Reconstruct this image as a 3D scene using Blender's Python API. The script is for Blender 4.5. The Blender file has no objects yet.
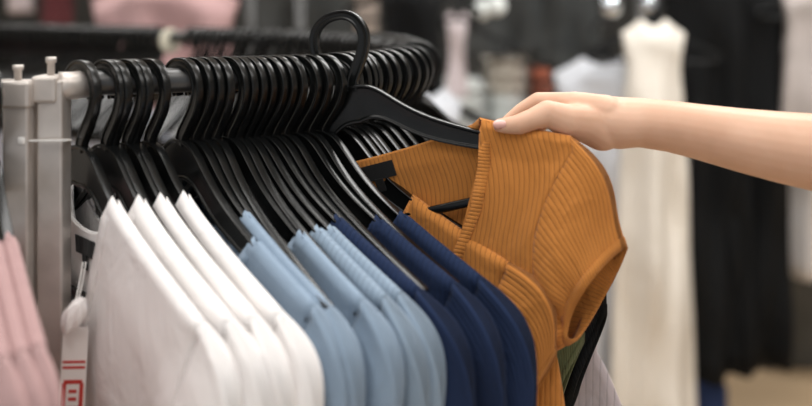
import bpy, bmesh, math, random
from mathutils import Vector, Matrix
random.seed(7)
S = bpy.context.scene
COL = S.collection
H = 1.45            # camera height
F = 850.0           # focal length in pixels of the 812 px frame

# ------------------------------------------------------------------ camera
cam = bpy.data.cameras.new('camera'); cam_o = bpy.data.objects.new('camera', cam); COL.objects.link(cam_o)
cam_o.location = (0, 0, H); cam_o.rotation_euler = (math.radians(90), 0, 0)
cam.sensor_width = 36; cam.lens = 36 * F / 812; cam.shift_y = -0.25
cam.clip_start = 0.05
cam.dof.use_dof = True; cam.dof.focus_distance = 0.885; cam.dof.aperture_fstop = 1.8
S.camera = cam_o
# ------------------------------------------------------------------ world, lights, exposure
w = bpy.data.worlds.new('world'); S.world = w; w.use_nodes = True
w.node_tree.nodes['Background'].inputs[0].default_value = (0.93, 0.96, 1.0, 1)
w.node_tree.nodes['Background'].inputs[1].default_value = 0.55
def area(name, loc, size, power, col=(1, .985, .965), rot=(0, 0, 0)):
    l = bpy.data.lights.new(name, 'AREA'); l.shape = 'RECTANGLE'; l.size = size[0]; l.size_y = size[1]
    l.energy = power; l.color = col
    o = bpy.data.objects.new(name, l); o.location = loc; o.rotation_euler = [math.radians(a) for a in rot]; COL.objects.link(o)
area('ceiling_lamp_light', (-0.6, -0.5, 2.8), (1.2, 1.2), 22)
area('ceiling_lamp_light', (0.9, 0.2, 2.8), (1.2, 0.6), 16)
area('ceiling_lamp_light', (-0.5, 1.1, 2.8), (1.4, 0.5), 22)
area('ceiling_lamp_light', (1.1, 1.9, 2.8), (1.4, 0.6), 40)
area('ceiling_lamp_light', (-1.5, 2.9, 2.8), (1.4, 0.6), 26)
area('ceiling_lamp_light', (0.6, 3.8, 2.8), (1.4, 0.6), 36)
S.view_settings.view_transform = 'Standard'; S.view_settings.look = 'None'
S.view_settings.gamma = 1; S.view_settings.use_curve_mapping = False
S.view_settings.exposure = 0.0

def P(px, py, d):
    return Vector(((px - 406) * d / F, d, H - py * d / F))
def lerp(a, b, t): return a + (b - a) * t
def v_uv(j, n): return j / n * .13
def smooth(t):
    t = max(0.0, min(1.0, t)); return t * t * (3 - 2 * t)
def catmull(pts, n):
    pts = [Vector(p) for p in pts]; out = []
    for i in range(len(pts) - 1):
        p0 = pts[max(i - 1, 0)]; p1 = pts[i]; p2 = pts[i + 1]; p3 = pts[min(i + 2, len(pts) - 1)]
        for k in range(n):
            t = k / n
            out.append(0.5 * ((2 * p1) + (p2 - p0) * t + (2 * p0 - 5 * p1 + 4 * p2 - p3) * t * t + (3 * p1 - p0 - 3 * p2 + p3) * t ** 3))
    out.append(pts[-1]); return out
def interp(tab, x):
    if x <= tab[0][0]: return tab[0][1]
    for (a, b), (c, d) in zip(tab, tab[1:]):
        if x <= c: return b + (d - b) * (x - a) / (c - a)
    return tab[-1][1]

# ------------------------------------------------------------------ materials
def mat(name, col, rough=0.5, metal=0.0, **k):
    m = bpy.data.materials.new(name); m.use_nodes = True
    nt = m.node_tree; b = nt.nodes['Principled BSDF']
    b.inputs['Base Color'].default_value = (*col, 1); b.inputs['Roughness'].default_value = rough
    b.inputs['Metallic'].default_value = metal
    for kk, v in k.items(): b.inputs[kk.replace('_', ' ')].default_value = v
    return m
def noise_color(m, a, b, scale=6, detail=3, coord='Object'):
    nt = m.node_tree; p = nt.nodes['Principled BSDF']
    tc = nt.nodes.new('ShaderNodeTexCoord'); n = nt.nodes.new('ShaderNodeTexNoise')
    n.inputs['Scale'].default_value = scale; n.inputs['Detail'].default_value = detail
    r = nt.nodes.new('ShaderNodeValToRGB')
    r.color_ramp.elements[0].position = .35; r.color_ramp.elements[1].position = .65
    r.color_ramp.elements[0].color = (*a, 1); r.color_ramp.elements[1].color = (*b, 1)
    nt.links.new(tc.outputs[coord], n.inputs['Vector']); nt.links.new(n.outputs['Fac'], r.inputs[0])
    nt.links.new(r.outputs[0], p.inputs['Base Color'])
    return m
def fabric(name, col, rib=0.0, strength=0.6, weave=900, rough=.9, sheen=.1):
    """cloth: fine weave bump, optional knitted ribs running along V of the UV map (metres)"""
    m = mat(name, col, rough, Specular_IOR_Level=.2)
    nt = m.node_tree; p = nt.nodes['Principled BSDF']; L = nt.links.new
    p.inputs['Sheen Weight'].default_value = sheen; p.inputs['Sheen Roughness'].default_value = .5
    uv = nt.nodes.new('ShaderNodeTexCoord')
    n = nt.nodes.new('ShaderNodeTexNoise'); n.inputs['Scale'].default_value = weave; n.inputs['Detail'].default_value = 2
    L(uv.outputs['UV'], n.inputs['Vector'])
    b = nt.nodes.new('ShaderNodeBump'); b.inputs['Strength'].default_value = .25; b.inputs['Distance'].default_value = .0006
    L(n.outputs['Fac'], b.inputs['Height'])
    # soft wear wrinkles
    mpw = nt.nodes.new('ShaderNodeMapping'); mpw.inputs['Scale'].default_value = (1.6, .8, 1); mpw.inputs['Rotation'].default_value = (0, 0, .5); L(uv.outputs['UV'], mpw.inputs[0])
    nw = nt.nodes.new('ShaderNodeTexNoise'); nw.inputs['Scale'].default_value = 16; nw.inputs['Detail'].default_value = 3; nw.inputs['Distortion'].default_value = .6; L(mpw.outputs[0], nw.inputs['Vector'])
    bw_ = nt.nodes.new('ShaderNodeBump'); bw_.inputs['Strength'].default_value = .55; bw_.inputs['Distance'].default_value = .012
    L(nw.outputs['Fac'], bw_.inputs['Height']); L(bw_.outputs[0], b.inputs['Normal'])
    if rib:
        sep = nt.nodes.new('ShaderNodeSeparateXYZ'); L(uv.outputs['UV'], sep.inputs[0])
        mu = nt.nodes.new('ShaderNodeMath'); mu.operation = 'MULTIPLY'; mu.inputs[1].default_value = math.pi / rib
        L(sep.outputs[0], mu.inputs[0])
        si = nt.nodes.new('ShaderNodeMath'); si.operation = 'SINE'; L(mu.outputs[0], si.inputs[0])
        ab = nt.nodes.new('ShaderNodeMath'); ab.operation = 'ABSOLUTE'; L(si.outputs[0], ab.inputs[0])
        pw = nt.nodes.new('ShaderNodeMath'); pw.operation = 'POWER'; pw.inputs[1].default_value = .4; L(ab.outputs[0], pw.inputs[0])
        b2 = nt.nodes.new('ShaderNodeBump'); b2.inputs['Strength'].default_value = strength; b2.inputs['Distance'].default_value = .0008
        L(pw.outputs[0], b2.inputs['Height']); L(b.outputs[0], b2.inputs['Normal']); L(b2.outputs[0], p.inputs['Normal'])
        # groove shade painted in: base colour darkened in the channels between the ribs
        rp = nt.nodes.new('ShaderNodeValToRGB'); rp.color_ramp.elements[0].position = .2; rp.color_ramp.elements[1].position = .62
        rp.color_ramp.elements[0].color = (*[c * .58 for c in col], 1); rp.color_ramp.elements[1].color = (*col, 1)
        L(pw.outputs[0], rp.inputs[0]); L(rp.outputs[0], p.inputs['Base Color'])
    else:
        L(b.outputs[0], p.inputs['Normal'])
    return m
M = {}
M['plastic'] = noise_color(mat('black_plastic', (.006, .006, .006), .26, Specular_IOR_Level=.36), (.0035, .004, .004), (.006, .0065, .0065), 40)
M['steel'] = noise_color(mat('brushed_steel', (.5, .46, .43), .4, .45), (.50, .455, .42), (.60, .55, .51), 30)
M['steel_dark'] = mat('dark_steel', (.1, .1, .1), .4, .8)
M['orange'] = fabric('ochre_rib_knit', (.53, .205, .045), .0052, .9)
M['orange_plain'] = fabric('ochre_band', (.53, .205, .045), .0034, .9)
M['white'] = fabric('white_cotton', (.88, .85, .835))
M['blue'] = fabric('pale_blue_cotton', (.235, .31, .40))
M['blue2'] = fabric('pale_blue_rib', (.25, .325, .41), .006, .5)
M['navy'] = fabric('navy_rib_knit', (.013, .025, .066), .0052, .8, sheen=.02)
M['pink'] = fabric('dusty_pink_cotton', (.41, .265, .26))
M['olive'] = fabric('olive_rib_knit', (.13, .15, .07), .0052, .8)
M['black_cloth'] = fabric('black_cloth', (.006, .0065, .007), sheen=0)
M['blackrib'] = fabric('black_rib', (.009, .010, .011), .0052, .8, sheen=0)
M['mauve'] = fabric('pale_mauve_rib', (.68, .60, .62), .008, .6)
M['cream'] = fabric('cream_cloth', (.80, .75, .67))
M['greywhite'] = fabric('grey_white_cloth', (.58, .60, .64))
M['lavender'] = fabric('lavender_cloth', (.68, .72, .84))
M['label'] = fabric('black_label', (.012, .012, .012))
M['card'] = mat('white_card', (.85, .82, .79), .6)
M['red'] = mat('red_print', (.55, .04, .03), .6)
M['string'] = mat('white_string', (.8, .78, .75), .6)
M['cream_plastic'] = mat('cream_plastic', (.66, .62, .50), .45)
skin = mat('skin', (.80, .50, .38), .48, Subsurface_Weight=.12, Subsurface_Scale=.006, Specular_IOR_Level=.35)
skin.node_tree.nodes['Principled BSDF'].inputs['Subsurface Radius'].default_value = (1, .35, .2)
M['skin'] = noise_color(skin, (.62, .37, .25), (.70, .44, .31), 22, 4)
M['nail'] = mat('nail', (.70, .40, .35), .32)

# ------------------------------------------------------------------ object helpers
def link_mesh(name, me, m=None, parent=None, smoothit=True):
    o = bpy.data.objects.new(name, me); COL.objects.link(o)
    if m is not None: me.materials.append(m)
    if smoothit:
        for p in me.polygons: p.use_smooth = True
    if parent is not None: o.parent = parent
    return o
def pymesh(name, v, f, m=None, parent=None, uv=None, sm=True):
    me = bpy.data.meshes.new(name); me.from_pydata([tuple(x) for x in v], [], f); me.update()
    if uv is not None:
        l = me.uv_layers.new(name='UVMap')
        for lp in me.loops: l.data[lp.index].uv = uv[lp.vertex_index]
    return link_mesh(name, me, m, parent, sm)
def bmobj(name, bm, m=None, parent=None, sm=False):
    bmesh.ops.recalc_face_normals(bm, faces=bm.faces)
    me = bpy.data.meshes.new(name); bm.to_mesh(me); bm.free()
    return link_mesh(name, me, m, parent, sm)
def empty(name, loc, label=None, cat=None, group=None):
    o = bpy.data.objects.new(name, None); COL.objects.link(o); o.location = loc; o.empty_display_size = .05
    tag(o, label, cat, group); return o
def tag(o, label=None, cat=None, group=None, kind=None):
    if label: o['label'] = label
    if cat: o['category'] = cat
    if group: o['group'] = group
    if kind: o['kind'] = kind
    return o
def add_box(bm, c, s, bevel=0.0, rot=None):
    r = bmesh.ops.create_cube(bm, size=1)
    vs = r['verts']
    for v in vs: v.co = Vector((v.co.x * s[0], v.co.y * s[1], v.co.z * s[2]))
    if bevel:
        es = list({e for v in vs for e in v.link_edges})
        rb = bmesh.ops.bevel(bm, geom=es, offset=bevel, segments=2, affect='EDGES', profile=.5)
        vs = [v for v in bm.verts if v.is_valid and v in set(rb['verts']) or v in vs and v.is_valid]
        vs = list({v for f in rb['faces'] for v in f.verts} | {v for v in vs if v.is_valid})
    if rot is not None:
        for v in vs: v.co = rot @ v.co
    for v in vs: v.co += Vector(c)
def sweep(path, sec, up=Vector((0, 1, 0)), closed=False, caps=True):
    """sec(i, t) -> list of (a, b): a along side axis, b along `up`-ish axis"""
    n = len(path); V = []; Fc = []; m = None
    for i, p in enumerate(path):
        a = path[(i - 1) % n] if (closed or i > 0) else path[i]
        b = path[(i + 1) % n] if (closed or i < n - 1) else path[i]
        t = (b - a).normalized()
        u = (up - t * up.dot(t)).normalized(); s = t.cross(u)
        pts = sec(i, i / max(1, n - 1)); m = len(pts)
        V += [p + s * q[0] + u * q[1] for q in pts]
    rng = n if closed else n - 1
    for i in range(rng):
        j = (i + 1) % n
        for k in range(m):
            l = (k + 1) % m
            Fc.append((i * m + k, i * m + l, j * m + l, j * m + k))
    if caps and not closed:
        Fc.append(tuple(range(m - 1, -1, -1))); Fc.append(tuple((n - 1) * m + k for k in range(m)))
    return V, Fc
def circ(r, k=12, ry=None):
    ry = ry or r
    return [(r * math.cos(2 * math.pi * i / k), ry * math.sin(2 * math.pi * i / k)) for i in range(k)]
def tube(name, pts, r, m, parent=None, k=12, up=Vector((0, 0, 1)), closed=False):
    rr = r if callable(r) else (lambda t: r)
    V, Fc = sweep(pts, lambda i, t: circ(rr(t), k), up, closed)
    return pymesh(name, V, Fc, m, parent)

# ------------------------------------------------------------------ the room
def plane_box(name, c, s, m):
    bm = bmesh.new(); add_box(bm, c, s); o = bmobj(name, bm, m); tag(o, kind='structure'); return o
m_floor = mat('wood_floor', (.45, .30, .18), .4)
nt = m_floor.node_tree; tc = nt.nodes.new('ShaderNodeTexCoord'); mp = nt.nodes.new('ShaderNodeMapping'); mp.inputs['Scale'].default_value = (1, 7, 1)
nz = nt.nodes.new('ShaderNodeTexNoise'); nz.inputs['Scale'].default_value = 3; nz.inputs['Detail'].default_value = 5
cr = nt.nodes.new('ShaderNodeValToRGB'); cr.color_ramp.elements[0].color = (.50, .36, .22, 1); cr.color_ramp.elements[1].color = (.64, .48, .31, 1)
nt.links.new(tc.outputs['Object'], mp.inputs[0]); nt.links.new(mp.outputs[0], nz.inputs['Vector']); nt.links.new(nz.outputs['Fac'], cr.inputs[0]); nt.links.new(cr.outputs[0], nt.nodes['Principled BSDF'].inputs['Base Color'])
m_wall = noise_color(mat('wall_paint', (.1, .1, .1), .8), (.028, .029, .028), (.045, .045, .042), 3)
m_side = noise_color(mat('side_wall_paint', (.5, .5, .5), .8), (.50, .49, .47), (.55, .54, .52), 3)
m_ceil = mat('ceiling_paint', (.75, .74, .72), .8)
plane_box('floor', (0, 2.0, -.02), (7.0, 7.6, .04), m_floor)
plane_box('ceiling', (0, 2.0, 2.92), (7.0, 7.6, .04), m_ceil)
plane_box('wall_back', (0, 5.75, 1.45), (7.0, .1, 2.9), m_wall)
plane_box('wall_left', (-3.45, 2.0, 1.45), (.1, 7.4, 2.9), m_side)
plane_box('wall_right', (3.45, 2.0, 1.45), (.1, 7.4, 2.9), m_side)

# ------------------------------------------------------------------ hanger
DROP = [(0, 0), (.012, .001), (.024, .006), (.034, .0145), (.047, .028), (.064, .043), (.082, .0555), (.10, .066), (.12, .0765), (.14, .0865), (.16, .096), (.18, .105), (.20, .114), (.215, .121)]
_DT = [sum(interp(DROP, abs(k * .001 + q * .0015)) for q in range(-4, 5)) / 9 for k in range(230)]
def drop(r):
    k = min(abs(r) / .001, 228.0); i = int(k)
    return _DT[i] + (_DT[i + 1] - _DT[i]) * (k - i)
HOOK = [(0, 0, -.006), (.004, 0, .006), (.013, 0, .018), (.024, 0, .033), (.030, 0, .048), (.0295, 0, .060), (.024, 0, .071), (.014, 0, .078), (.003, 0, .080),
        (-.0085, 0, .0785), (-.019, 0, .0725), (-.026, 0, .063), (-.0290, 0, .052), (-.0285, 0, .042)]
def isec(hw, hh, web, lip):
    """I-beam outline: hw half thickness, hh half height"""
    return [(-hw, -hh), (hw, -hh), (hw, -hh + lip), (web, -hh + lip * 1.5), (web, hh - lip * 1.5), (hw, hh - lip), (hw, hh), (-hw, hh), (-hw, hh - lip), (-web, hh - lip * 1.5), (-web, -hh + lip * 1.5), (-hw, -hh + lip)]
def mesh_of(V, Fc, name, bevel=0):
    me = bpy.data.meshes.new(name); me.from_pydata([tuple(v) for v in V], [], Fc)
    bm = bmesh.new(); bm.from_mesh(me); bmesh.ops.recalc_face_normals(bm, faces=bm.faces)
    if bevel:
        es = [e for e in bm.edges if len(e.link_faces) == 2 and e.calc_face_angle(0) > .6]
        bmesh.ops.bevel(bm, geom=es, offset=bevel, segments=2, affect='EDGES', profile=.6, clamp_overlap=True)
    bm.to_mesh(me); bm.free()
    for p in me.polygons: p.use_smooth = True
    me.materials.append(M['plastic'])
    return me
def build_hanger_meshes():
    hp = catmull([(x - .002 * max(0, z - .03) / .05 * (x < .01), y, z * .96) for x, y, z in HOOK], 5)
    def hs(i, t):
        w_ = lerp(.0066, .0048, min(1, t / .7))
        t_, l_, g_ = .0038, .0022, .0009; return [(-w_, -t_), (-w_ + l_, -t_), (-w_ + l_ * 1.5, -t_ + g_), (w_ - l_ * 1.5, -t_ + g_), (w_ - l_, -t_), (w_, -t_), (w_, t_), (w_ - l_, t_), (w_ - l_ * 1.5, t_ - g_), (-w_ + l_ * 1.5, t_ - g_), (-w_ + l_, t_), (-w_, t_)]
    V, Fc = sweep(hp, hs, Vector((0, 1, 0))); hook = mesh_of(V, Fc, 'hook', .0009)
    rs = [-.205 + .41 * k / 72 for k in range(73)]
    path = []; hh = []
    for r in rs:
        h = interp([(0, .040), (.02, .036), (.05, .030), (.09, .024), (.15, .017), (.205, .013)], abs(r)) / 2
        hh.append(h); path.append(Vector((r, 0, -drop(r) - h)))
    V = []; Fc = []; m = 12
    for r, p, h in zip(rs, path, hh):
        # vertical sections: thickness along Y
        V += [Vector((p.x, q[0], p.z + q[1])) for q in isec(.0042, h, .0022, .0026)]
    n = len(rs)
    for i in range(n - 1):
        for k in range(m):
            l = (k + 1) % m; Fc.append((i * m + k, i * m + l, (i + 1) * m + l, (i + 1) * m + k))
    Fc.append(tuple(range(m - 1, -1, -1))); Fc.append(tuple((n - 1) * m + k for k in range(m)))
    arms = mesh_of(V, Fc, 'arms', .0006)
    bp = catmull([(-.199, 0, -.128), (-.196, 0, -.137), (-.185, 0, -.1435), (-.165, 0, -.1455), (0, 0, -.1455), (.165, 0, -.1455), (.185, 0, -.1435), (.196, 0, -.137), (.199, 0, -.128)], 6)
    V, Fc = sweep(bp, lambda i, t: [(.0045 * math.copysign(abs(math.cos(a)) ** .6, math.cos(a)), .0034 * math.copysign(abs(math.sin(a)) ** .6, math.sin(a))) for a in [2 * math.pi * (k + .5) / 12 for k in range(12)]], Vector((0, 1, 0)))
    bar = mesh_of(V, Fc, 'bar')
    return hook, arms, bar
HM = build_hanger_meshes()
def hanger(loc, A, label, roll=0.0, group='black hangers on the rail', tilt=0.0):
    e = empty('clothes_hanger', loc, label, 'hanger', group)
    e.rotation_euler = (tilt, -roll, math.radians(A - 90)) ; e.rotation_mode = 'XYZ'
    for nm, me in zip(('hook', 'arms', 'bar'), HM):
        o = bpy.data.objects.new(nm, me); COL.objects.link(o); o.parent = e
    return e

# ------------------------------------------------------------------ garments
def garment(name, loc, A, m, label, cat, group=None, xn=.075, vdepth=.16, bdepth=.03, tip=.2, armpit=(.165, -.29), hem=-.62, hemw=.20, D=.007, a0=.012,
            sleeve=True, cuff_top=(.052, -.10), cuff_bot=(.022, -.05), cuffw=.012, fold=.006, band=True, bandm=None, seed=0, lab=True, hem_flare=0.0,
            roll=0.0, warp=None, thick=.0012, nu=44, nv=54, vpow=.8, sl_front=0.0, sl_back=0.0, armin=.012, rib=True, bandw=.010, zoff=.004, crease=None, sway=0.0, s0=.0064, armtab=None, bulge=.020, pinch=0.0):
    rnd = random.Random(seed); ph = [rnd.uniform(0, 6.28) for _ in range(8)]
    e = empty(name, loc, label, cat, group); e.rotation_euler = (0, -roll, math.radians(A - 90))
    def zsh(x): return -drop(min(abs(x), .215)) + zoff
    zn = zsh(xn); zt = zsh(tip)
    def W(z):
        if z >= zt: return tip
        if armtab and z >= armtab[-1][0]: return interp(armtab[::-1], z)
        if z >= armpit[1]:
            k = (zt - z) / (zt - armpit[1])
            return lerp(tip, armpit[0], smooth(k)) - armin * math.sin(math.pi * min(1, k * 1.15)) if k < .87 else lerp(tip, armpit[0], smooth(k)) - armin * math.sin(math.pi * min(1, k * 1.15))
        k = (armpit[1] - z) / (armpit[1] - hem)
        return lerp(armpit[0], hemw, k ** .8)
    def armk(z): return max(0, min(1, (zt - z) / (zt - armpit[1])))
    def ztop(x, front):
        ax = abs(x)
        if ax >= xn: return zsh(ax)
        dpt = vdepth if front else bdepth
        q = ax / xn
        return zn - dpt * ((1 - q ** (1 / vpow)) if front else (1 - q * q) ** .5 if q < 1 else 0)
    def depth(x, z, front):
        ax = abs(x); Wz = W(z); q = min(1, ax / Wz)
        rise = smooth(((zsh(ax) if ax > xn else zn) - z) / .07) ** .8
        k = armk(z); a = a0 * math.sin(math.pi * k) ** .8 if 0 < k < 1 else 0
        top_ = (zsh(ax) if ax > xn else zn) - z
        y = D * math.sqrt(max(0, 1 - q * q)) * rise + a * q ** 6
        if z > zt - .05 or ax < W(zt - .05) * .93:
            y = max(y, s0 * min(1, max(0, top_) / .007) ** .5 * (1 - smooth((q - .95) / .05) * smooth((zt - z) / .02)))
        f = 0
        t = max(0, min(1, (-.10 - z) / .45))
        f += fold * t * (math.sin(x * 34 + ph[0] + z * 3) + .6 * math.sin(x * 61 + ph[1] - z * 4))
        f += fold * .45 * smooth((zn - z) / .12) * math.sin(x * 17 + z * 14 + ph[2])
        f *= smooth(top_ / .07)
        if crease: f += crease(x, z) * smooth(top_ / .05)
        return (-y if front else y) + f * (1 - .55 * q ** 4)
    def fin(v):
        x, y, z = v
        if sway: y += sway * max(0, -.05 - z)
        v = Vector((x, y, z))
        return warp(v) if warp else v
    # bodice: front and back sheets sharing shoulder and side seams only by touching edges
    V = []; UV = []; Fc = []
    for front in (True, False):
        base = len(V)
        for i in range(nu + 1):
            s = -1 + 2 * i / nu
            s = math.copysign(abs(s) ** .9, s)
            z0 = zsh(tip)
            for _ in range(30): z0 = .5 * z0 + .5 * ztop(s * W(z0), front)
            for j in range(nv + 1):
                t = (j / nv) ** 1.5
                z = lerp(z0, hem, t); x = s * W(z)
                V.append(fin((x, depth(x, z, front), z))); UV.append((x if not hem_flare else s * tip, z))
        for i in range(nu):
            for j in range(nv):
                a = base + i * (nv + 1) + j
                q = (a, a + nv + 1, a + nv + 2, a + 1)
                Fc.append(q if not front else q[::-1])
    def solid(o, th=thick):
        md = o.modifiers.new('thickness', 'SOLIDIFY'); md.thickness = th; md.offset = 0
        return o
    solid(pymesh('bodice', V, Fc, m, e, UV))
    # sleeves
    if sleeve:
        for sg in (1, -1):
            V = []; UV = []; Fc = []; NK = 40; NV = 18
            ct = Vector((tip + cuff_top[0], 0, zt + cuff_top[1])); cb = Vector((armpit[0] + cuff_bot[0], 0, armpit[1] + cuff_bot[1]))
            for k in range(NK):
                th = 2 * math.pi * k / NK; front = math.sin(th) < 0
                kk = (1 - math.cos(th)) / 2       # 0 at tip, 1 at armpit
                z = lerp(zt, armpit[1], kk)
                x = W(z - 1e-6); y = depth(x, z, front)
                a = Vector((x, y, z))
                c = ct.lerp(cb, kk); sn = math.sin(th)
                c = c + Vector((0, cuffw * sn, 0)) + (Vector((sl_front, 0, 0)) * -sn if sn < 0 else Vector((sl_back, 0, 0)) * sn)
                for j in range(NV + 1):
                    v = j / NV
                    p = a.lerp(c, v)
                    up_ = (1 - kk)
                    out = bulge * math.sin(math.pi * v) * (up_ ** 1.2)
                    p = p + Vector((out, 0, out * .9))
                    p.y += .005 * math.sin(math.pi * min(1, v * 1.3))  * (-1 if front else 1) + .0055 * v * math.sin(kk * 9 + ph[3] + v * 3)
                    if pinch and front:
                        p.y += pinch * math.exp(-((v - .45) / .3) ** 2) * (math.exp(-((kk - .74 - .15 * (v - .4)) / .05) ** 2) - .6 * math.exp(-((kk - .62) / .06) ** 2) - .6 * math.exp(-((kk - .87) / .06) ** 2))
                    p.x *= sg
                    V.append(fin(p)); UV.append((k / NK * .36 * (1 if sg > 0 else 1), v * .13))
            acc = 0.0
            for k in range(NK):
                if k: acc += (V[k * (NV + 1) + NV // 2] - V[(k - 1) * (NV + 1) + NV // 2]).length
                for j in range(NV + 1): UV[k * (NV + 1) + j] = (acc, v_uv(j, NV))
            for k in range(NK):
                l = (k + 1) % NK
                for j in range(NV):
                    q = (k * (NV + 1) + j, l * (NV + 1) + j, l * (NV + 1) + j + 1, k * (NV + 1) + j + 1)
                    Fc.append(q if sg > 0 else q[::-1])
            so = solid(pymesh('sleeve', V, Fc, m, e, UV))
            # cuff hem: a narrow doubled edge
            hv = []; hf = []; huv = []
            for k in range(NK):
                p1 = V[k * (NV + 1) + NV]; p0 = V[k * (NV + 1) + NV - 2]
                p0 = p1 + (p0 - p1).normalized() * .0105
                cen = sum((V[q * (NV + 1) + NV] for q in range(NK)), Vector()) / NK
                o1 = (p1 - cen); o1 = o1.normalized() * .0008
                hv += [p0 + o1, p1 + o1 * 1.4]; huv += [(k / NK * .36, 0), (k / NK * .36, .013)]
            for k in range(NK):
                l = (k + 1) % NK; hf.append((2 * k, 2 * l, 2 * l + 1, 2 * k + 1))
            solid(pymesh('cuff_hem', hv, hf, bandm or m, so, huv), .0022)
    # neck band
    if band:
        loop = []
        N = 22
        for i in range(N + 1):
            x = -xn + 2 * xn * i / N; loop.append((x, ztop(x, True), True))
        for i in range(1, N):
            x = xn - 2 * xn * i / N; loop.append((x, ztop(x, False), False))
        n = len(loop); V = []; Fc = []; UV = []; acc = 0
        for i, (x, z, fr) in enumerate(loop):
            p0 = loop[i - 1]; p1 = loop[(i + 1) % n]
            tx, tz = p1[0] - p0[0], p1[1] - p0[1]; l = math.hypot(tx, tz) or 1
            nx, nz_ = (tz / l, -tx / l)
            if abs(x) > xn * .97: nx, nz_ = math.copysign(.8, x), -.45
            elif nz_ > 0 : nx, nz_ = -nx, -nz_
            if i: acc += math.hypot(x - p0[0], z - p0[1])
            for q in (-.0015, bandw):
                xx, zz = x + nx * q, z + nz_ * q
                y = depth(xx, zz, fr); y += (-.0012 if fr else .0012)
                V.append(fin((xx, y, zz))); UV.append((acc, q))
        for i in range(n):
            j = (i + 1) % n; Fc.append((2 * i, 2 * j, 2 * j + 1, 2 * i + 1))
        solid(pymesh('neckband', V, Fc, bandm or m, e, UV), .0022)
    if lab:
        zb = zn - bdepth - .006; V = []
        for (x, z) in ((-.021, zb), (.021, zb), (.021, zb - .017), (-.021, zb - .017)):
            V.append(fin((x, depth(x, z, False) - .0022, z)))
        o = solid(pymesh('size_label', V, [(0, 1, 2, 3)], M['label'], e, [(0, 0), (.04, 0), (.04, .02), (0, .02)], sm=False), .001); o['label'] = 'black woven size label'
        V = []
        for (x, z) in ((-.005, zb - .016), (.005, zb - .016), (.005, zb - .030), (-.005, zb - .030)):
            V.append(fin((x, depth(x, z, False) - .0030, z)))
        o2 = solid(pymesh('size_tab', V, [(0, 1, 2, 3)], M['label'], o, [(0, 0), (.01, 0), (.01, .02), (0, .02)], sm=False), .001)
    return e

# ------------------------------------------------------------------ rack rail and posts
RZ = -.0805
NZ = -.1395      # hanger neck height relative to the camera
def railpt(px, d): return Vector(((px - 406) * d / F, d, H + RZ))
RP = [(92, .825), (181, .855), (263, .885), (322, .915), (355, .95), (388, 1.01), (408, 1.09), (414, 1.18), (411, 1.28), (398, 1.40), (375, 1.50), (300, 1.68), (220, 1.79), (150, 1.89), (75, 2.02), (0, 2.18), (-70, 2.33)]
rail_pts = catmull([railpt(*p) for p in RP], 10)
m_rail = M['steel_dark']
rack = empty('clothes_rack', P(56, 0, .80) * 1.0, 'steel clothes rack whose curved rail carries the white, blue, navy and orange tops', 'clothes rack')
rack.location.z = 0
def in_parent(o, par):
    o.parent = par; o.matrix_parent_inverse = Matrix.Translation(-par.location); return o
in_parent(tube('rail', rail_pts, .0125, m_rail, k=20), rack)
# post with its cross block
def post(par, xl, xr, sxl, sxr, ytop, d, tube_to=None):
    w_ = (sxr - sxl) * d / F; c = P((sxl + sxr) / 2, 0, d)
    ztop = H - ytop * d / F
    bm = bmesh.new(); add_box(bm, (c.x, d, (ztop - .004) / 2 + .0), (w_, w_, ztop - .004), .002)
    in_parent(bmobj('post', bm, M['steel']), par)
    bm = bmesh.new(); bw = (xr - xl) * d / F; cc = P((xl + xr) / 2, 0, d)
    add_box(bm, (cc.x, d - .001, ztop - .0125), (bw, w_ + .004, .025), .003)
    in_parent(bmobj('top_block', bm, M['steel']), par)
    bm = bmesh.new(); add_box(bm, (cc.x, d, .012), (.05, .62, .024), .004); in_parent(bmobj('foot', bm, M['steel']), par)
def pin(par, px, y0, y1, d):
    p0 = P(px, y1 + 3, d); p1 = P(px, y0, d); h = (p1.z - p0.z)
    in_parent(tube('pin', [p0, p0 + Vector((0, 0, h * .72)), p0 + Vector((0, 0, h * .74)), p1], lambda t: .0034 if t < .5 else .0048, M['steel'], k=12, up=Vector((0, 1, 0))), par)
post(rack, 37, 62, 42, 67, 75, .80)
pin(rack, 51, 57, 75, .80)
bm = bmesh.new()
tb = tube('end_tube', [P(58, 86, .80), P(66, 86, .803), P(74, 85.5, .81), Vector(railpt(94, .826))], .0132, M['steel'], k=20); in_parent(tb, rack)
rack2 = empty('clothes_rack', P(20, 0, .79), 'steel rack post at far left edge with the pink tops hanging off it', 'clothes rack'); rack2.location.z = 0
post(rack2, -4, 35.5, 8, 33, 80, .79)
pin(rack2, 18, 65, 80, .79)
in_parent(tube('rail', [P(10, 92, .79), P(-60, 96, .75), P(-200, 102, .70)], .0125, M['steel'], k=16), rack2)
# cable tie round both posts
zt_ = empty('cable_tie', P(20, 141, .775), 'thin white cable tie strapped round the two steel posts', 'cable tie')
d0, d1 = .783, .821
lp = [P(5, 141, d0), P(66.5, 140, d0), P(69.5, 140, d0 + .004), P(69.5, 140, d1), P(66, 140, d1 + .002), P(6, 141, d1 + .002), P(4, 141, d1), P(3.5, 141, d0 + .004)]
V, Fc = sweep(lp, lambda i, t: [(-.0018, -.0006), (.0018, -.0006), (.0018, .0006), (-.0018, .0006)], Vector((0, 0, 1)), closed=True)
in_parent(pymesh('strap', [v for v in V], Fc, M['string'], None, sm=False), zt_)
bm = bmesh.new(); add_box(bm, P(22, 140.5, d0 - .003), (.007, .006, .007), .0015); in_parent(bmobj('clasp', bm, M['string'], sm=True), zt_)

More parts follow.
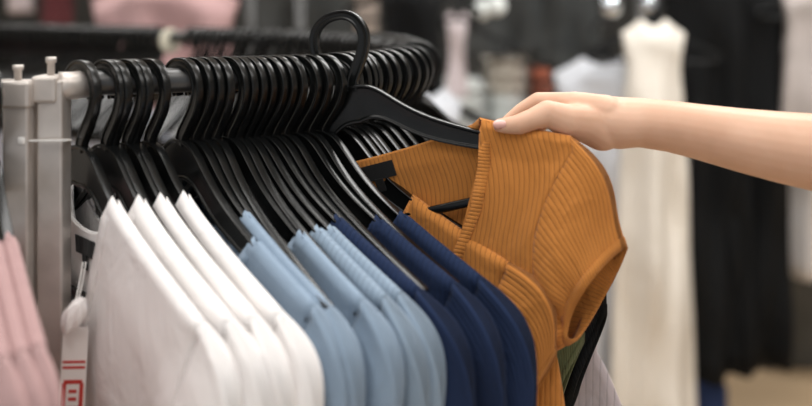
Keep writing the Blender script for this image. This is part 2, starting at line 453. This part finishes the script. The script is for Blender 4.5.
# ------------------------------------------------------------------ row of hangers on the rail
def dep(px): return interp([(88, .82), (181, .855), (263, .885), (322, .915), (345, .952), (382, 1.0), (400, 1.055), (410, 1.12)], px)
def yaw(px): return interp([(88, 46), (181, 46), (240, 44), (263, 50), (321, 50), (335, 58), (400, 60)], px)
def neck(px, dz=0): 
    d = dep(px); return Vector(((px - 406) * d / F, d, H + NZ + dz))
row = [81, 106, 112, 127, 133, 149, 181, 193, 204, 215, 228, 237, 245, 253, 263, 273, 284, 296, 308, 321, 335]
clothes = {81: ('white', 0), 106: ('white', 1), 127: ('white', 2), 149: ('white', 3), 181: ('blue', 0), 193: ('blue', 1), 228: ('blue', 2), 245: ('blue', 3), 253: ('blue', 4),
           263: ('navy', 0), 296: ('navy', 1), 321: ('navy', 2), 335: ('orange', 0)}
lean = {112: -1.3, 133: -1.3, 204: -2.6, 215: -5.0, 237: -2.0, 273: -2.4, 284: -4.6, 308: -2.6}     # bare hangers closed up against the top before them
ordw = ['first', 'second', 'third', 'fourth', 'fifth', 'sixth', 'seventh', 'eighth', 'ninth', 'tenth', 'eleventh', 'twelfth', 'thirteenth', 'fourteenth', 'fifteenth', 'sixteenth', 'seventeenth', 'eighteenth', 'nineteenth', 'twentieth', 'twenty-first']
for i, px in enumerate(row):
    jit = random.uniform(-1.5, 1.5)
    c = clothes.get(px)
    a = {'white': 'a white top', 'blue': 'a pale blue top', 'navy': 'a navy top', 'orange': 'the orange top on the rail'}[c[0]] if c else 'nothing in view'
    hanger(neck(px), yaw(px) + lean.get(px, jit * .3), 'black plastic hanger, %s from the steel post, holding %s' % (ordw[i], a) if c else 'bare black plastic hanger, %s from the steel post, pressed against the top before it' % ordw[i])

def wcrease(x, z):
    k = smooth((-.12 - z) / .1)
    return .0035 * k * math.sin((x * .8 + z * .35) * 60) + .004 * k * math.sin((x - z * .5) * 27 + 1)
WH = dict( vdepth=.16, tip=.212, armpit=(.175, -.31), hem=-.60, cuff_top=(.045, -.12), cuff_bot=(.02, -.06))
white_l = ['white v-neck top nearest the steel post, with a hang tag at its knotted front', 'white top second from the steel post, behind the tagged one', 'white top third from the steel post', 'white top last of the white ones, next to the pale blue tops']
blue_l = ['pale blue top mostly hidden right behind the last white top', 'pale blue top with a wide gap after it, leftmost fully seen blue one', 'pale blue top in the middle of the blue ones, its whole left face showing', 'pale blue ribbed top, last but one before the navy tops', 'pale blue ribbed top right next to the navy tops']
navy_l = ['navy ribbed top at the left of the navy ones, beside the pale blue tops', 'navy ribbed top in the middle of the three navy ones', 'navy ribbed top right beside the orange top on the rail']
for px, c in clothes.items():
    if not c: continue
    k, i = c; A = yaw(px)
    if k == 'white': garment('cotton_top', neck(px), A, M['white'], white_l[i], 'top', 'white tops on the rail', seed=i + 1, xn=.066, bdepth=.045, crease=wcrease if i == 0 else None, **WH)
    if k == 'blue': garment('cotton_top', neck(px), A, M['blue2'] if i in (3, 4) else M['blue'], blue_l[i], 'top', 'pale blue tops on the rail', seed=10 + i, xn=(.125, .093, .122, .118, .12)[i], tip=.21, armpit=(.165, -.30), cuff_top=(.04, -.12), cuff_bot=(.02, -.06), D=.005)
    if k == 'navy': garment('ribbed_top', neck(px), A, M['navy'], navy_l[i], 'top', 'navy tops on the rail', seed=20 + i, xn=(.108, .116, .114)[i], vdepth=.20, tip=.21, armpit=(.16, -.29), cuff_top=(.055, -.12), cuff_bot=(.03, -.05), D=.005, bandm=M['navy'])
    if k == 'orange': garment('ribbed_top', neck(px), A, M['orange'], 'orange ribbed top still on the rail beside the navy tops', 'top', 'orange ribbed tops', seed=31, xn=.102, vdepth=.20, tip=.21, armpit=(.165, -.28), cuff_top=(.045, -.085), cuff_bot=(.035, -.03), D=.006, bandm=M['orange_plain'])

# hangers past the lifted one, on the bend of the rail
for i, px in enumerate([344, 350, 355, 365, 374, 383, 392, 400, 406]):
    e = hanger(neck(px), yaw(px) + random.uniform(-1, 1) + max(0, px - 380) * .6, 'black plastic hanger on the rail behind the lifted one, %s along' % ordw[i])

# ------------------------------------------------------------------ the lifted hanger and top
ROLL = math.radians(17)
LN = P(351, 86, .905); LA = 68
hanger(LN, LA, 'black plastic hanger lifted off the rail, tilted, hook standing free above the others', roll=ROLL, group='lifted hanger')
def lwarp(v):
    k = max(0, -v.z - .10)
    return Vector((v.x - .30 * k * smooth(k / .1), v.y, v.z))
def lcrease(x, z):
    return .006 * math.exp(-((x - .135) / .035) ** 2 - ((z + .255) / .02) ** 2) - .005 * math.exp(-((x - .125) / .04) ** 2 - ((z + .225) / .018) ** 2)
garment('ribbed_top', LN, LA, M['orange'], 'orange ribbed v-neck top lifted by the hand, sleeve opening to the right', 'top', 'orange ribbed tops', seed=41, roll=ROLL, xn=.130, zoff=.0135, vdepth=.26, bdepth=.012,
        tip=.213, armpit=(.197, -.303), armtab=[(-.10, .213), (-.120, .211), (-.138, .195), (-.158, .185), (-.18, .180), (-.21, .179), (-.235, .181), (-.264, .186), (-.285, .191), (-.303, .197)], hem=-.395, hemw=.212, D=.014, a0=.02,
        cuff_top=(.053, -.114), cuff_bot=(.024, .012), cuffw=.022, sl_front=-.020, sl_back=.006, fold=.004, bandm=M['orange_plain'], warp=lwarp, nu=72, nv=72, crease=lcrease, vpow=.52, bandw=.011, bulge=.006, pinch=.009)

# ------------------------------------------------------------------ arm and hand
def capsule(bm, p, q, r0, r1, n=16):
    d = (q - p); L = d.length; ax = d.normalized() if L > 1e-6 else Vector((1, 0, 0))
    u = ax.orthogonal().normalized(); v = ax.cross(u); rings = []
    for k in range(7):
        a = math.pi / 2 * (1 - k / 6); rings.append((p - ax * r0 * math.sin(a), max(1e-4, r0 * math.cos(a))))
    for k in range(1, 5): t = k / 5; rings.append((p.lerp(q, t), lerp(r0, r1, t)))
    for k in range(7):
        a = math.pi / 2 * (k / 6); rings.append((q + ax * r1 * math.sin(a), max(1e-4, r1 * math.cos(a))))
    prev = None
    for c, r in rings:
        cur = [bm.verts.new(c + u * r * math.cos(2 * math.pi * i / n) + v * r * math.sin(2 * math.pi * i / n)) for i in range(n)]
        if prev:
            for i in range(n): bm.faces.new((prev[i], prev[(i + 1) % n], cur[(i + 1) % n], cur[i]))
        else: bm.faces.new(cur[::-1])
        prev = cur
    bm.faces.new(prev)
DH, RH = -.036, .96
bm = bmesh.new()
def chain(pts):
    for a, b in zip(pts, pts[1:]):
        capsule(bm, P(a[0], a[1], a[2] + DH), P(b[0], b[1], b[2] + DH), a[3] * RH, b[3] * RH)
def arm_loft(pts):
    ring = []
    for px, py, d, rz, ry in pts:
        rz *= RH; ry *= RH; c = P(px, py, d + DH); ring.append([bm.verts.new(c + Vector((0.12 * math.sin(t) * rz, ry * math.cos(t), rz * math.sin(t)))) for t in [2 * math.pi * k / 24 for k in range(24)]])
    for a, b in zip(ring, ring[1:]):
        for k in range(24): bm.faces.new((a[k], a[(k + 1) % 24], b[(k + 1) % 24], b[k]))
    bm.faces.new(ring[0][::-1]); bm.faces.new(ring[-1])
arm_loft([(588, 116, .895, .020, .030), (604, 121, .893, .0265, .032), (620, 123, .890, .0272, .031), (640, 122.5, .884, .0255, .029), (668, 126, .876, .0262, .030), (700, 132, .868, .0283, .032), (740, 140, .858, .0318, .036),
          (780, 147, .848, .0352, .039), (820, 153, .838, .0382, .042), (880, 162, .822, .041, .044), (960, 173, .80, .042, .045), (1040, 184, .775, .041, .043)])
chain([(1040, 186, .775, .041), (1110, 260, .70, .044), (1200, 380, .62, .047)])
chain([(606, 113, .884, .019), (575, 107, .893, .0165), (562, 104.5, .900, .0135)])          # index metacarpal
chain([(606, 117, .895, .021), (570, 111, .917, .014)])
chain([(606, 122, .902, .020), (574, 117, .934, .013)])
chain([(606, 126, .906, .018), (580, 118, .948, .012)])
chain([(602, 131, .885, .0210), (588, 123.5, .880, .0208), (568, 121.5, .872, .0180), (548, 113.5, .868, .0138), (532, 119.5, .8655, .0112), (519, 124.5, .8650, .0105), (508, 125.5, .867, .0088), (500, 125.5, .868, .0074)])   # thumb
chain([(562, 104.5, .900, .0135), (538.5, 101.5, .904, .0102), (522, 110.5, .907, .0086), (508, 121.5, .908, .0074)])     # index finger
chain([(570, 109, .917, .014), (541, 106, .924, .0100), (525, 116, .926, .0086), (513, 128, .924, .0074)])
chain([(574, 117, .934, .013), (547, 109, .942, .0095), (532, 120, .944, .0082), (522, 131, .941, .0070)])
chain([(580, 123, .948, .012), (556, 114, .957, .0085), (544, 123, .958, .0074), (536, 131, .955, .0064)])
person = bmobj('person', bm, M['skin'], sm=True)
rm = person.modifiers.new('skin_surface', 'REMESH'); rm.mode = 'VOXEL'; rm.voxel_size = .0016; rm.use_smooth_shade = True
smm = person.modifiers.new('soften', 'SMOOTH'); smm.factor = .5; smm.iterations = 9
tag(person, "person's bare arm reaching in from the right, hand pinching the orange top's shoulder", 'person')
# thumb nail
nc = P(499.5, 124.3, .868 - .0078 + DH); V = []; Fc = []
ax = (P(491, 125, .868) - P(512, 124.3, .866)).normalized(); side = Vector((0, 0, 1)); side = (side - ax * side.dot(ax)).normalized(); nrm = ax.cross(side); nrm = nrm if nrm.y < 0 else -nrm
nrm = (nrm + side * .25).normalized(); side = (side - nrm * side.dot(nrm)).normalized()
for i in range(9):
    for j in range(7):
        u = -1 + 2 * i / 8; v = -1 + 2 * j / 6
        wv = 1 - .25 * max(0, -u) ** 2 - .35 * max(0, u) ** 4
        V.append(nc + ax * (.0064 * u * (1 - .18 * v * v)) + side * (.0047 * v * wv) - nrm * (.0034 * (v * wv) ** 2 + .0012 * max(0, u) ** 2) + nrm * .0006)
for i in range(8):
    for j in range(6): Fc.append((i * 7 + j, i * 7 + j + 1, (i + 1) * 7 + j + 1, (i + 1) * 7 + j))
nl = pymesh('thumbnail', V, Fc, M['nail'], person); nl['label'] = 'pale pink thumbnail'
md = nl.modifiers.new('thickness', 'SOLIDIFY'); md.thickness = .0008

# ------------------------------------------------------------------ tops on the bend of the rail, past the lifted one
garment('ribbed_top', neck(374), yaw(374), M['olive'], 'olive ribbed top showing a strip under the lifted orange sleeve', 'top', seed=51, xn=.105, tip=.2, armpit=(.17, -.30), hem=-.60, cuff_top=(.05, -.10), cuff_bot=(.03, -.04), D=.006)
garment('ribbed_top', neck(388), yaw(388), M['blackrib'], 'black ribbed top showing its sleeve between the olive and mauve ones', 'top', seed=52, xn=.105, tip=.21, armpit=(.18, -.30), hem=-.60, cuff_top=(.056, -.072), cuff_bot=(.043, -.008), hemw=.165, D=.006)
garment('long_dress', neck(406), yaw(404), M['mauve'], 'pale mauve dress hanging furthest right on the bend of the rail', 'dress', seed=53, xn=.105, tip=.2, armpit=(.25, -.26), hem=-1.05, hemw=.50, sleeve=False, D=.01)

# ------------------------------------------------------------------ back run of the rail: crowded hangers
import bisect
cum = [0.0]
for a_, b_ in zip(rail_pts, rail_pts[1:]): cum.append(cum[-1] + (b_ - a_).length)
def rail_at(s):
    i = max(0, min(len(cum) - 2, bisect.bisect(cum, s) - 1)); t = (s - cum[i]) / (cum[i + 1] - cum[i])
    return rail_pts[i].lerp(rail_pts[i + 1], t), (rail_pts[i + 1] - rail_pts[i]).normalized()
i0 = 10 * 7
s_ = cum[i0]; k = 0
while s_ < cum[-1] - .02:
    p, t = rail_at(s_)
    if (p - P(170, 41, 1.85)).length < .045: s_ += .01; continue
    A_ = math.degrees(math.atan2(t.y, t.x))      # hanger square to the rail
    bend = k < 9
    e = hanger(Vector((p.x, p.y, H + NZ)), A_ + random.uniform(-5, 5) + (12 if not bend else 0),
               'black plastic hanger crowded on the rail where it turns back' if bend else 'black plastic hanger on the far run of the curved rail', group='hangers on the bend of the rail' if bend else 'hangers on the far run of the rail')
    k += 1
    s_ += .017 + random.uniform(0, .005)
def back_top(px, d, m, label, seed, **k):
    p = P(px, 0, d); garment('cotton_top', Vector((p.x, p.y, H + NZ)), k.pop('A', 50), m, label, 'top', seed=seed, nu=24, nv=24, lab=False, band=False, sleeve=True, **k)
back_top(20, 2.12, M['lavender'], 'pale blue top on the far run of the rail, glimpsed through the first hooks', 61, A=65)
back_top(85, 1.99, M['lavender'], 'pale lavender top on the far run of the rail, glimpsed between hooks', 62, A=65)
back_top(215, 1.79, M['black_cloth'], 'black top on the far run of the rail behind the hooks', 63)
back_top(310, 1.66, M['black_cloth'], 'black top on the far run of the rail near the bend', 64)
# cream size ring on the far rail
p, t = P(170, 41, 1.85), Vector((-.8, .6, 0))
V, Fc = sweep([p - t * .004, p + t * .004], lambda i, q: circ(.027, 28), Vector((0, 0, 1)))
ring = pymesh('size_ring', V, Fc, M['cream_plastic'], sm=False); tag(ring, 'cream plastic size divider ring on the far run of the rail', 'size divider')
md = ring.modifiers.new('edge', 'BEVEL'); md.width = .002; md.segments = 2

# ------------------------------------------------------------------ pink tops at the left edge
def neck2(px, d, z=-.139): return Vector(((px - 406) * d / F, d, H + z))
pk = ['dusty pink top furthest from the post at the left edge', 'dusty pink top in the middle of the three at the left edge', 'dusty pink top nearest the steel post at the left edge']
for i, (px, d) in enumerate([(-38, .755), (-23, .765), (-9, .775)]):
    hanger(neck2(px, d), 35, 'black plastic hanger at the left edge holding ' + ['the furthest pink top', 'the middle pink top', 'the pink top nearest the post'][i], group='hangers on the left rack')
    garment('cotton_top', neck2(px, d), 35, M['pink'], pk[i], 'top', 'dusty pink tops', seed=70 + i, xn=.086, tip=.2, armpit=(.17, -.31), hem=-.6, cuff_top=(.03, -.12), cuff_bot=(.02, -.06), D=.009, fold=.009)

# ------------------------------------------------------------------ hang tag and knot on the first white top
white1 = [o for o in S.objects if o.get('label') == white_l[0]][0]
bpy.context.view_layer.update()
inv = white1.matrix_basis.inverted()
def into_white(o): o.parent = white1; o.matrix_parent_inverse = inv; return o
st = tube('tag_string', catmull([P(86, 262, .80), P(82, 285, .79), P(76, 310, .775), P(74, 335, .77)], 6), .0009, M['string'], k=6); into_white(st)
st2 = tube('tag_string', catmull([P(83, 262, .80), P(79, 285, .79), P(74, 310, .775), P(73, 335, .77)], 6), .0009, M['string'], k=6); into_white(st2)
bm = bmesh.new(); c = P(73.5, 375, .768); add_box(bm, (0, 0, 0), (.022, .0008, .086), .0002)
tg = bmobj('hang_tag', bm, M['card']); tg.location = c; tg.rotation_euler = (0, .05, .15); into_white(tg); tg['label'] = 'white card tag with red stripes and a red printed square'
bm = bmesh.new()
for z in (.012, .007): add_box(bm, (0, -.0006, z), (.0195, .0004, .0022))
for z in (-.006, -.030): add_box(bm, (0, -.0006, z), (.016, .0004, .0035))
for x in (-.0075, .0075): add_box(bm, (x, -.0006, -.018), (.0035, .0004, .022))
add_box(bm, (0, -.0006, -.0145), (.007, .0004, .003)); add_box(bm, (0, -.0006, -.0215), (.007, .0004, .003))
pr = bmobj('tag_print', bm, M['red'], tg)
bm = bmesh.new(); bmesh.ops.create_uvsphere(bm, u_segments=40, v_segments=24, radius=1)
for v in bm.verts:
    a_ = math.atan2(v.co.y, v.co.x); r_ = 1 + .16 * math.sin(5 * a_ + 4 * v.co.z) + .07 * math.sin(9 * a_ - 3 * v.co.z)
    v.co = Vector((v.co.x * r_ * .0085, v.co.y * r_ * .006, v.co.z * .0175 * (1 + .12 * math.sin(3 * a_))))
kn = bmobj('front_knot', bm, M['white'], sm=True); kn.location = P(74, 316, .758); kn.rotation_euler = (.2, .45, .3); into_white(kn)

# ------------------------------------------------------------------ shop behind
def far_rail(px0, px1, d, y, label, post_px=None):
    e = empty('clothes_rail', Vector((P((px0 + px1) / 2, 0, d).x, d, 0)), label, 'clothes rail')
    a, b = P(px0, y, d), P(px1, y, d)
    in_parent(tube('rail', [a, b], .0125, M['steel_dark'], k=12), e)
    for x in (a, b):
        in_parent(tube('post', [Vector((x.x, x.y, .0)), x], .014, M['steel_dark'], k=12, up=Vector((0, 1, 0))), e)
        bm = bmesh.new(); add_box(bm, (x.x, x.y, .012), (.05, .5, .024), .004); in_parent(bmobj('foot', bm, M['steel_dark']), e)
    return e
def far_garment(name, px, d, A, m, label, cat, ytop, yhem, wtop, whem, seed, D=.05, group=None, **k):
    """px: centre, ytop/yhem: pixel rows of shoulders and hem at depth d; widths in px"""
    s = d / F; zt0 = -ytop * s; L = (yhem - ytop) * s
    opts = dict(xn=min(.075, wtop * s * .2), tip=min(.21, wtop * s / 2), armpit=(min(.21, wtop * s / 2) * .93, -.27), hem=-L, hemw=whem * s / 2, sleeve=False, band=False, lab=False, D=D, fold=.03, nu=40, nv=28, vdepth=.025, thick=.003)
    opts.update(k)
    n = P(px, 0, d)
    e = garment(name, Vector((n.x, n.y, H + zt0)), A, m, label, cat, group, seed=seed, **opts)
    hanger(Vector((n.x, n.y, H + zt0)), A, 'black hanger holding the ' + ' '.join(label.replace(',', '').split()[:11]), group='hangers of the shop behind')
    return e
r1z = 2.75
far_rail(300, 900, r1z, -52, 'dark rail behind, carrying the cream, grey white and black dresses')
far_garment('long_dress', 602, 2.70, 84, M['greywhite'], 'grey white dress behind the raised arm, left of the cream dress', 'dress', 46, 430, 96, 130, 81, D=.07)
far_garment('long_dress', 653, 2.60, 86, M['cream'], 'cream long dress widening to the floor, left of the black one', 'dress', 14, 440, 62, 90, 82, D=.07)
far_garment('long_dress', 704, 2.75, 88, M['black_cloth'], 'long black dress beside the cream dress', 'dress', -45, 366, 84, 92, 83, D=.12)
far_garment('long_dress', 744, 2.78, 88, M['black_cloth'], 'long black dress beside the pinkish white garment at right', 'dress', -45, 356, 84, 84, 84, D=.12)
far_garment('blouse', 812, 2.9, 84, M['white'], 'pinkish white blouse hanging at the right edge of the picture', 'blouse', -30, 275, 64, 66, 85, D=.05)
far_garment('cardigan', 826, 2.6, 80, noise_color(mat('taupe', (.42, .37, .35), .9), (.38, .34, .32), (.48, .43, .41), 9), 'taupe cardigan at the right edge above the pinkish blouse', 'cardigan', -30, 130, 84, 88, 86, D=.06)
# dark jackets high up in the middle
dark_grey = noise_color(mat('dark_grey_wool', (.04, .042, .042), .9), (.030, .033, .033), (.055, .058, .056), 12)
far_rail(300, 640, 3.35, -70, 'dark rail in the middle background, carrying the black and grey jackets')
far_garment('jacket', 412, 2.5, 86, M['black_cloth'], 'black coat in the background just past the end of the rail', 'coat', -30, 150, 66, 72, 87, D=.08)
far_garment('jacket', 512, 3.2, 88, dark_grey, 'dark grey jacket in the middle background above the folded stacks', 'jacket', -40, 52, 84, 96, 88, D=.08)
far_garment('jacket', 568, 3.15, 70, dark_grey, 'dark grey jacket beside the grey white dress', 'jacket', -40, 66, 70, 70, 89, D=.08)
far_garment('scarf', 457, 2.9, 90, M['mauve'], 'pale scarf hanging in a narrow strip beside the black coat', 'scarf', 12, 98, 22, 24, 90, D=.02, xn=.02, vdepth=.02)
far_garment('pink_dress', 165, 2.45, 88, noise_color(mat('rose_cloth', (.5, .3, .3), .9), (.47, .29, .29), (.54, .35, .345), 5), 'pink dress hanging behind the far run of the rail, upper left', 'dress', -40, 130, 145, 175, 91, D=.08, tip=.215, xn=.08)
far_garment('blouse', 20, 3.0, 88, M['mauve'], 'pale blouse in the upper left corner behind', 'blouse', -120, 13, 22, 24, 92, D=.03, xn=.02, vdepth=.02)
far_garment('blouse', 57, 3.0, 88, noise_color(mat('wine_cloth', (.09, .012, .014), .9), (.07, .010, .012), (.10, .014, .018), 5), 'dark red blouse in the upper left background', 'blouse', -60, 120, 30, 30, 93, D=.05, xn=.03, vdepth=.03)
far_garment('coat', 300, 3.3, 84, dark_grey, 'dark grey coat behind the lifted hook', 'coat', -70, 120, 100, 110, 94, D=.08)
far_rail(-120, 250, 2.95, -75, 'dark rail in the upper left background, carrying the pink dress')
# wooden upright behind the lifted hook
bm = bmesh.new(); c = P(367, 0, 3.0); add_box(bm, (c.x, 3.0, 1.45), (.075, .075, 2.9), .006)
up = bmobj('pillar', bm, noise_color(mat('beige_post', (.3, .25, .21), .7), (.27, .23, .19), (.34, .28, .24), 8)); tag(up, 'narrow beige pillar behind the lifted hook', 'pillar')
# display table with folded stacks
def table(px0, px1, d, y, depth, label):
    a, b = P(px0, y, d), P(px1, y, d); w_ = b.x - a.x; c = (a + b) / 2
    e = empty('display_table', Vector((c.x, d, 0)), label, 'table')
    tm = mat('white_laminate', (.6, .58, .55), .5)
    bm = bmesh.new(); add_box(bm, (c.x, d, c.z - .015), (w_, depth, .03), .004); in_parent(bmobj('table_top', bm, tm), e)
    for sx in (-1, 1):
        for sy in (-1, 1):
            bm = bmesh.new(); add_box(bm, (c.x + sx * (w_ / 2 - .04), d + sy * (depth / 2 - .04), (c.z - .03) / 2), (.04, .04, c.z - .03), .003); in_parent(bmobj('leg', bm, tm), e)
    return c.z
tz = table(425, 560, 3.3, 118, .5, 'white display table in the middle background under the folded clothes')
def folded(px, d, w_, h, z, m, label, group='folded clothes on the display table'):
    bm = bmesh.new()
    bmesh.ops.create_cube(bm, size=1)
    for v in bm.verts: v.co = Vector((v.co.x * w_, v.co.y * .26, v.co.z * h))
    bmesh.ops.bevel(bm, geom=bm.edges[:], offset=h * .46, segments=4, affect='EDGES')
    o = bmobj('folded_garment', bm, m, sm=True); o.location = ((px - 406) * d / F, d, z + h / 2); tag(o, label, 'folded clothes', group); return o
pale = noise_color(mat('pale_green_white', (.72, .77, .75), .9), (.70, .75, .73), (.78, .81, .79), 6)
beige = noise_color(mat('beige_cloth', (.52, .48, .42), .9), (.50, .46, .40), (.56, .52, .45), 6)
rust = noise_color(mat('rust_cloth', (.42, .12, .07), .9), (.38, .11, .06), (.46, .14, .08), 6)
for k in range(3): folded(458, 3.25, .22, .05, tz + .001 + k * .051, pale, 'pale folded garment on the display table, %s of the left stack' % ['bottom', 'middle', 'top'][k])
for k in range(5): folded(505, 3.28, .16, .05, tz + .001 + k * .051, pale if k < 2 else beige, ('pale' if k < 2 else 'beige') + ' folded garment on the display table, %s in the centre stack' % ['lowest', 'second from the bottom', 'in the middle', 'second from the top', 'topmost'][k])
for k in range(4): folded(541, 3.2, .085, .05, tz + .001 + k * .051, rust if k else beige, ('rust red' if k else 'beige') + ' folded garment on the display table, %s of the right stack' % ['bottom', 'second', 'third', 'top'][k])
# white pile glimpsed right of the rail's bend
far_garment('blouse', 432, 2.2, 80, M['greywhite'], 'pale lilac white blouse just right of the rail bend', 'blouse', 84, 330, 60, 70, 95, D=.05)
# added balls standing in for blurred bright highlights in the background
chrome = mat('chrome', (.75, .8, .85), .18, 1.0)
for i, (px, py, d) in enumerate([(612, 6, 2.62), (650, 4, 2.62), (497, 6, 2.62), (483, 10, 2.64)]):
    bm = bmesh.new(); bmesh.ops.create_uvsphere(bm, u_segments=20, v_segments=12, radius=.034 if i < 2 else .03)
    for v in bm.verts: v.co.y *= .6
    o = bmobj('rail_end_cap', bm, chrome if i < 2 else pale, sm=True); o.location = P(px, py, d)
    tag(o, ['shiny round metal cap above the cream dress, left one', 'shiny round metal cap above the cream dress, right one', 'pale round cap high in the middle background, right one', 'pale round cap high in the middle background, left one'][i], 'cap')
# floor-level things at the right
bm = bmesh.new(); add_box(bm, (0, 0, .16), (.5, .4, .32), .02)
o = bmobj('storage_box', bm, noise_color(mat('dark_box', (.06, .055, .05), .8), (.05, .046, .042), (.08, .072, .065), 6)); c = P(775, 0, 3.3); o.location = (c.x, 3.62, 0); tag(o, 'dark box on the floor behind the black dresses', 'box')
bm = bmesh.new(); add_box(bm, (0, 0, .2), (.42, .35, .4), .02)
o = bmobj('storage_box', bm, noise_color(mat('olive_box', (.07, .068, .058), .8), (.06, .058, .05), (.09, .086, .075), 6)); c = P(835, 0, 3.0); o.location = (c.x + .08, 3.5, 0); tag(o, 'dark olive box under the pinkish blouse at the right edge', 'box')
bm = bmesh.new(); add_box(bm, (0, 0, .09), (.13, .18, .18), .03)
o = bmobj('cloth_bag', bm, noise_color(mat('blue_cloth', (.03, .06, .18), .9), (.025, .05, .15), (.04, .075, .22), 8), sm=True); c = P(702, 0, 2.9); o.location = (c.x, 2.9, 0); tag(o, 'small blue cloth bag on the floor under the black dress', 'bag')
